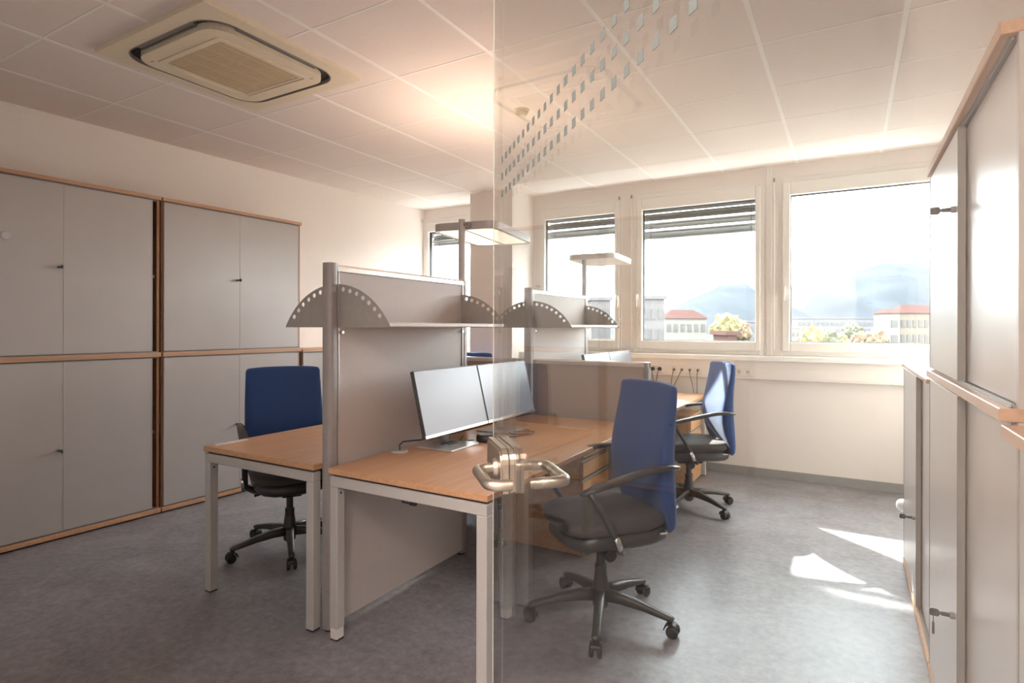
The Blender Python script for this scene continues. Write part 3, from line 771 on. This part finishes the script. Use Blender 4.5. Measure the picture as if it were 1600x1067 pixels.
monitor(2.130, .538, 'nearer of the two pale-screened monitors on the near right desk')
monitor(2.675, .538, 'farther of the two monitors on the near right desk, behind the glass door edge')
monitor(4.16, .538, 'left one of the two monitors on the desk by the windows')
monitor(4.705, .538, 'right one of the two monitors on the desk by the windows')

# desk odds and ends
t = thing('cable_grommet', 'round pale cable outlet in the near right desk against the partition', 'grommet', (-1.90, 2.19, .742))
part('rim', MB().tube([(-1.90, 2.17, .742), (-1.90, 2.17, .747), (-1.90, 2.17, .748)], [.042, .042, .036], 28), M['alu'], t, True)
part('cap', MB().cyl((-1.90, 2.17, .747), (-1.90, 2.17, .7495), .030, 24), M['lampb'], t, True)
single('cable', MB().tube([(-1.90, 2.17, .745), (-1.90, 2.17, .775), (-1.895, 2.19, .787), (-1.88, 2.24, .785), (-1.87, 2.30, .78), (-1.88, 2.38, .79), (-1.84, 2.44, .80)], .0045, 8), M['cable'], 'black cable from the desk outlet to behind the nearer monitor', 'cable', (-1.90, 2.17, .745))
t = thing('speaker_puck', 'low round black hub on the near right desk below the monitors', 'hub', (-1.69, 2.60, .742))
part('body', MB().tube([(-1.675, 2.61, .742), (-1.675, 2.61, .746), (-1.675, 2.61, .772), (-1.675, 2.61, .778)], [.054, .058, .058, .052], 32), M['black'], t, True)
part('lid', MB().cyl((-1.675, 2.61, .778), (-1.675, 2.61, .780), .046, 32), M['char'], t, True)
single('cable', MB().tube([(-1.73, 2.56, .75), (-1.78, 2.50, .748), (-1.80, 2.42, .757), (-1.76, 2.38, .756), (-1.74, 2.45, .756), (-1.79, 2.52, .75), (-1.84, 2.62, .75)], .0035, 6), M['cable'], 'tangled black cable left of the round hub', 'cable', (-1.76, 2.5, .75))
single('cable', MB().tube([(-1.64, 2.66, .75), (-1.60, 2.76, .748), (-1.55, 2.88, .75), (-1.57, 2.95, .75), (-1.64, 2.93, .75), (-1.68, 2.85, .75), (-1.62, 2.80, .753), (-1.56, 2.84, .753), (-1.58, 2.92, .757), (-1.66, 3.0, .75)], .0035, 6), M['cable'], 'loop of thin dark cable on the near right desk behind the hub', 'cable', (-1.6, 2.85, .75))
for k, (x, y, lab) in enumerate(((-1.93, 3.0, 'black cable snake hanging behind the near partition, left one'), (-1.88, 3.07, 'black cable snake hanging behind the near partition, right one'))):
    t = thing('cable_snake', lab, 'cable', (x, y, 0))
    part('foot', MB().tube([(x, y, 0), (x, y, .012), (x, y, .03)], [.05, .048, .02], 18), M['char'], t, True)
    sn = MB()
    for q in range(16): sn.cyl((x + .012 * math.sin(q * .5), y, .03 + q * .038), (x + .012 * math.sin(q * .5), y, .062 + q * .038), .016, 10)
    part('chain', sn, M['black'], t, True)

# sockets on the duct
def socket_strip(x0, x1, n, label):
    t = thing('socket_strip', label, 'socket', ((x0 + x1) / 2, YW - .066, .95))
    y = YW - .066
    part('plate', B((x0, y - .008, .912), (x1, y, .988), .003), M['socket'], t, True)
    out = []
    for k in range(n):
        x = x0 + (x1 - x0) * (k + .5) / n
        f = part('socket_face', MB().ring([(x + .019 * math.cos(2 * math.pi * q / 20), .95 + .019 * math.sin(2 * math.pi * q / 20)) for q in range(20)], [(x + .023 * math.cos(2 * math.pi * q / 20), .95 + .023 * math.sin(2 * math.pi * q / 20)) for q in range(20)], 0, .003).xform(Matrix(((1, 0, 0, 0), (0, 0, -1, y - .008), (0, 1, 0, 0), (0, 0, 0, 1)))), M['socket'], t, True)
        part('contacts', MB().cyl((x, y - .0082, .95), (x, y - .0095, .95), .017, 16), M['alu'], f, True)
        out.append(x)
    return out
s1 = socket_strip(-1.845, -1.565, 4, 'cream socket strip on the wall duct with dark plugs, left one')
s2 = socket_strip(-1.50, -1.20, 4, 'cream socket strip with grey cables, middle one of the wall duct')
s3 = socket_strip(-.985, -.760, 3, 'empty cream socket strip right of the far blue chair')
y = YW - .074
for k, x in enumerate(s1[1:]):
    t = thing('power_plug', ('black power plug in the left socket strip, %s of three' % ('leftmost', 'middle', 'rightmost')[k]), 'plug', (x, y, .95), 0, 'plugs in the duct sockets')
    part('body', MB().tube([(x, y, .95), (x, y - .03, .95), (x, y - .04, .947)], [.019, .018, .010], 16), M['black'], t, True)
    part('cord', MB().tube([(x, y - .036, .947), (x + (-1.65 - x) * .25, y - .05, .90), (-1.655 + .012 * k, y - .04, .80), (-1.652 + .012 * k, y - .03, .70)], .004, 6), M['cable'], t, True)
for k, (x, dx, lab) in enumerate(((-1.4625, -.03, 'thin grey lead left in the middle socket strip'), (-1.3875, -.09, 'thin grey lead crossing to the left in the middle socket strip'), (-1.3125, .05, 'left of two parallel grey leads in the middle socket strip'), (-1.2375, .0, 'right of two parallel grey leads in the middle socket strip'))):
    t = thing('data_lead', lab, 'cable', (x, y, .95))
    part('plug', B((x - .007, y - .022, .943), (x + .007, y, .957), .002), M['char'], t, True)
    part('cord', MB().tube([(x, y - .02, .947), (x + dx * .2, y - .04, .90), (x + dx * .7, y - .04, .80), (x + dx, y - .03, .70)], .0032, 6), M['cable'], t, True)
t = thing('wall_box', 'small grey wall box on the window-side face of the pillar', 'box', (-3.05, 5.44, 1.06))
part('body', B((-3.05, 5.38, 1.03), (-3.01, 5.50, 1.09), .004), M['alu'], t, True)
part('cover', B((-3.012, 5.40, 1.04), (-3.006, 5.48, 1.08), .002), M['lampb'], t, True)

# ================================================================== CHAIRS (local: faces +X, origin on floor)
def backrest_mesh():
    # rows from bottom to top: z, front x, back x, half width
    rows = [(.425, -.262, -.288, .185), (.445, -.258, -.296, .200), (.50, -.236, -.298, .212), (.58, -.202, -.292, .222), (.66, -.182, -.284, .229), (.73, -.176, -.278, .232), (.80, -.186, -.276, .232), (.88, -.206, -.278, .231), (.96, -.226, -.284, .228), (1.03, -.240, -.288, .226), (1.08, -.248, -.288, .224), (1.095, -.256, -.286, .217)]
    nc = 11; vs = []; fs = []
    for (z, xf, xb, hw) in rows:
        ring = []
        for k in range(nc):   # front left->right
            u = -1 + 2 * k / (nc - 1); y = hw * math.sin(u * math.pi / 2 * .97) / math.sin(math.pi / 2 * .97)
            e = abs(u) ** 4
            ring.append((xf + .022 * u * u - .3 * (xf - xb) * e, y, z - .012 * u * u * (1 if z > 1 else 0)))
        for k in range(nc):
            u = 1 - 2 * k / (nc - 1); y = hw * 1.0 * math.sin(u * math.pi / 2 * .97) / math.sin(math.pi / 2 * .97)
            e = abs(u) ** 4
            ring.append((xb + .022 * u * u + .3 * (xf - xb) * e, y, z - .012 * u * u * (1 if z > 1 else 0)))
        vs += ring
    n = 2 * nc
    for i in range(len(rows) - 1):
        for k in range(n): fs.append((i * n + k, i * n + (k + 1) % n, (i + 1) * n + (k + 1) % n, (i + 1) * n + k))
    fs.append(tuple(reversed(range(n)))); fs.append(tuple((len(rows) - 1) * n + k for k in range(n)))
    return MB().add(vs, fs, True)
def cushion(x0, x1, hw0, hw1, z0, z1, dome, r=.03, nx=9, ny=9):
    """rounded seat pad; hw0 half width at back (x0), hw1 at front"""
    vs = []; fs = []; N = 20; lay = [(z0, .90), (z0 + (z1 - z0) * .25, .985), (z0 + (z1 - z0) * .6, 1.0), (z1 - .008, .97), (z1, .90)]
    def outline(sc):
        o = []
        for k in range(4 * 6):
            a = 2 * math.pi * k / 24; ca, sa = math.cos(a), math.sin(a); p = 4.5
            rr = (abs(ca) ** p + abs(sa) ** p) ** (-1 / p)
            x = ca * rr; y = sa * rr; hw = hw0 + (hw1 - hw0) * (x + 1) / 2
            o.append(((x0 + x1) / 2 + (x1 - x0) / 2 * x * sc, hw * y * sc))
        return o
    n = 24
    for z, sc in lay:
        for (x, y) in outline(sc):
            q = (x - x0) / (x1 - x0); drop = .022 * max(0, (q - .75) / .25) ** 2
            vs.append((x, y, z - drop))
    for sc, dz in ((.6, dome * .7), (.3, dome * .9)):
        for (x, y) in outline(sc * .9): vs.append((x, y, z1 + dz))
    L = len(lay) + 2
    for i in range(L - 1):
        for k in range(n): fs.append((i * n + k, i * n + (k + 1) % n, (i + 1) * n + (k + 1) % n, (i + 1) * n + k))
    c = len(vs); vs.append(((x0 + x1) / 2, 0, z1 + dome)); fs += [((L - 1) * n + k, (L - 1) * n + (k + 1) % n, c) for k in range(n)]
    fs.append(tuple(reversed(range(n))))
    return MB().add(vs, fs, True)
def make_chair(label):
    t = thing('swivel_chair', label, 'chair', (0, 0, 0), 0, 'blue swivel chairs')
    br = part('backrest', backrest_mesh(), M['blue'], t)
    part('back_seam', MB().tube([(-.270, s * .2, z) for s, z in ((-1, .50), (-1.0, .5))] , .001, 4), M['blue'], br)
    part('seat', cushion(-.25, .235, .225, .235, .455, .515, .008), M['seat'], t)
    sh = cushion(-.265, .215, .215, .21, .385, .458, .0)
    part('seat_shell', sh, M['char'], t)
    part('maker_tag', B((-.215, -.2165, .436), (-.18, -.2120, .442)).box((-.215, .2120, .436), (-.18, .2165, .442)), M['alulight'], t)
    me = MB().box((-.09, -.06, .335), (.10, .06, .390), .01); me.cyl((-.02, -.15, .375), (-.02, .15, .375), .012, 12)
    part('mechanism', me, M['black'], t)
    part('lever', MB().tube([(.02, -.05, .365), (.02, -.16, .360), (.015, -.20, .352)], [.006, .006, .009], 10), M['black'], t)
    for s in (-1, 1):
        pts = []
        P0 = [(-.245, .735), (-.19, .742), (-.11, .738), (-.02, .722), (.07, .702), (.16, .682), (.235, .664)]
        ar = part('armrest', MB().sweep([(x, s * (.262 - .01 * (x < -.2)), z) for x, z in P0], [.014, .018, .022, .024, .025, .025, .016], [.008, .010, .012, .012, .012, .011, .007]), M['char'], t)
        part('arm_strut', MB().sweep([(.195, s * .262, .668), (.15, s * .262, .60), (.09, s * .258, .50), (.045, s * .252, .420), (.01, s * .20, .380), (0, s * .08, .372)], [.020, .018, .016, .016, .020, .02], [.012, .010, .010, .012, .012, .012]), M['char'], ar)
        part('strut_trim', MB().sweep([(.075, s * .270, .470), (.058, s * .266, .435), (.045, s * .262, .40)], .010, .012), M['chrome'], ar)
        part('arm_bolt', MB().cyl((-.235, s * .245, .735), (-.235, s * .268, .735), .008, 12), M['chrome'], ar)
    part('gas_column', MB().cyl((0, 0, .14), (0, 0, .25), .028, 20).cyl((0, 0, .25), (0, 0, .34), .020, 20), M['char'], t)
    part('knob', MB().cyl((.03, .10, .345), (.03, .15, .345), .028, 18), M['black'], t)
    hub = part('base_hub', MB().tube([(0, 0, .045), (0, 0, .06), (0, 0, .12), (0, 0, .15), (0, 0, .20)], [.02, .036, .040, .036, .030], 20), M['char'], t)
    lm = MB().sweep([(.02, 0, .112), (.10, 0, .112), (.20, 0, .100), (.28, 0, .084), (.325, 0, .076), (.338, 0, .070)], [.026, .022, .019, .017, .017, .012], [.026, .022, .017, .013, .011, .008]).mesh('base_leg', M['char'])
    cm = MB()
    cm.cyl((.322, 0, .050), (.322, 0, .074), .009, 10)
    for s in (-1, 1): cm.tube([(.335, s * .008, .026), (.335, s * .012, .026), (.335, s * .024, .026), (.335, s * .027, .026)], [.022, .026, .026, .020], 20)
    for k in range(9):
        pass
    cm.sweep([(.300, 0, .030), (.306, 0, .048), (.322, 0, .057), (.342, 0, .055), (.358, 0, .040)], .024, .003)
    cm = cm.mesh('castor', M['black'])
    for k in range(5):
        l = part('base_leg', lm, None, hub); l.rotation_euler = (0, 0, R(72 * k)); l['kindpart'] = 1
        c_ = part('castor', cm, None, hub); c_.rotation_euler = (0, 0, R(72 * k))
    for o in hub.children:
        if 'kindpart' in o: del o['kindpart']
    return t
chair = make_chair('blue high-backed swivel chair in the foreground, seen through the glass door')
def set_chair(t, x, y, face, base, label=None):
    t.location = (x, y, 0); t.rotation_euler = (0, 0, R(face))
    for ch in t.children:
        if ch.name.startswith('base_hub'): ch.rotation_euler = (0, 0, R(base - face))
    if label: t['label'] = label
specs = [(-1.048, 4.455, -149, -29.5, 'blue swivel chair near the windows with sunlight on its backrest'),
         (-2.950, 2.37, -30, -109, 'dark blue swivel chair behind the left desk, facing the camera'),
         (-3.21, 4.66, -60, 10, 'blue chair by the pillar of which only the top of the back shows')]
cps = [copy_tree(chair) for _ in specs]
set_chair(chair, -1.0, 2.54, -130, 0)
for c_, s_ in zip(cps, specs): set_chair(c_, *s_)

# ================================================================== GLASS DOOR
DH = Vector((.078, .289, 0)); DA = R(134.3); DW = 1.015
door = bpy.data.objects.new('door_1', None); C.objects.link(door); door['kind'] = 'structure'; door.location = DH; door.rotation_euler = (0, 0, DA)
part('door_pane', B((0, -.005, .012), (DW, .005, 2.45)), M['dglass'], door)
part('glass_edge', B((DW - .002, .0045, .012), (DW + .001, .0054, 2.45)), M['edge'], door)
dm = B((-.006, .0051, -.006), (.006, .0056, .006)).mesh('etched_square', M['dot'])
for rz_ in (1.673, 1.640, 1.607):
    k = 0
    while True:
        tpos = .080 + .0306 * k        # distance from the free edge
        if tpos > .93: break
        o = part('etched_square', dm, None, door); o.location = (DW - tpos, 0, rz_); k += 1
for sy, nm in ((1, 'camera side'), (-1, 'far side')):
    pol = [(DW - .002, 1.128), (DW - .002, 1.046)] + [(DW - .135 + .01 * (1 - math.cos(R(a))) - .0, 1.036 + .01 - .01 * math.sin(R(a))) for a in ()]
    pol = [(DW - .002, 1.045), (DW - .142, 1.045), (DW - .142, 1.098)] + [(DW - .142 + .028 * (1 - math.cos(R(a))), 1.098 + .028 * math.sin(R(a))) for a in (20, 40, 60, 75, 90)] + [(DW - .012, 1.126), (DW - .002, 1.120)]
    mx = Matrix(((1, 0, 0, 0), (0, 0, sy, sy * .0065), (0, 1, 0, 0), (0, 0, 0, 1)))
    th = .011 if sy > 0 else .016; cs = MB().prism(pol, 0, th, mx)
    if sy > 0: part('case_core', MB().prism([(DW - .004 - .98 * (DW - .004 - a), 1.085 + .94 * (b - 1.085)) for a, b in pol], -.0049, .0049, Matrix(((1, 0, 0, 0), (0, 0, 1, 0), (0, 1, 0, 0), (0, 0, 0, 1)))), M['nickel'], door)
    case = part('lock_case', cs, M['nickel'], door)
    sc_ = [(DW - .072 + (x - DW + .072) * .86, 1.085 + (z - 1.085) * .86) for x, z in pol]
    part('case_cover', MB().prism(sc_, th, th + .0025, mx), M['nickel'], case)
    x0, zz = DW - .092, 1.083
    part('rosette', MB().cyl((x0, sy * (th + .008), zz), (x0, sy * (th + .016), zz), .0185, 24, .015), M['nickel'], case)
    yo = .059 if sy > 0 else .080; r = .0098; x1 = x0 - .128
    def arcp(cx, cy, r0, a0, a1, n=6): return [(cx + r0 * math.cos(R(a0 + (a1 - a0) * k / n)), sy * (cy + r0 * math.sin(R(a0 + (a1 - a0) * k / n))), zz) for k in range(n + 1)]
    path = [(x0, sy * .022, zz)] + arcp(x0 - .022, yo - .022, .022, 0, 90) + arcp(x1 + .022, yo - .022, .022, 90, 180) + [(x1, sy * .020, zz)]
    part('lever', MB().tube(path, r, 18), M['nickel'], case)
    part('gasket', MB().prism(pol, 0, .0012, Matrix(((1, 0, 0, 0), (0, 0, sy, sy * .0052), (0, 1, 0, 0), (0, 0, 0, 1)))), M['dark'], door)
bpy.context.view_layer.update()
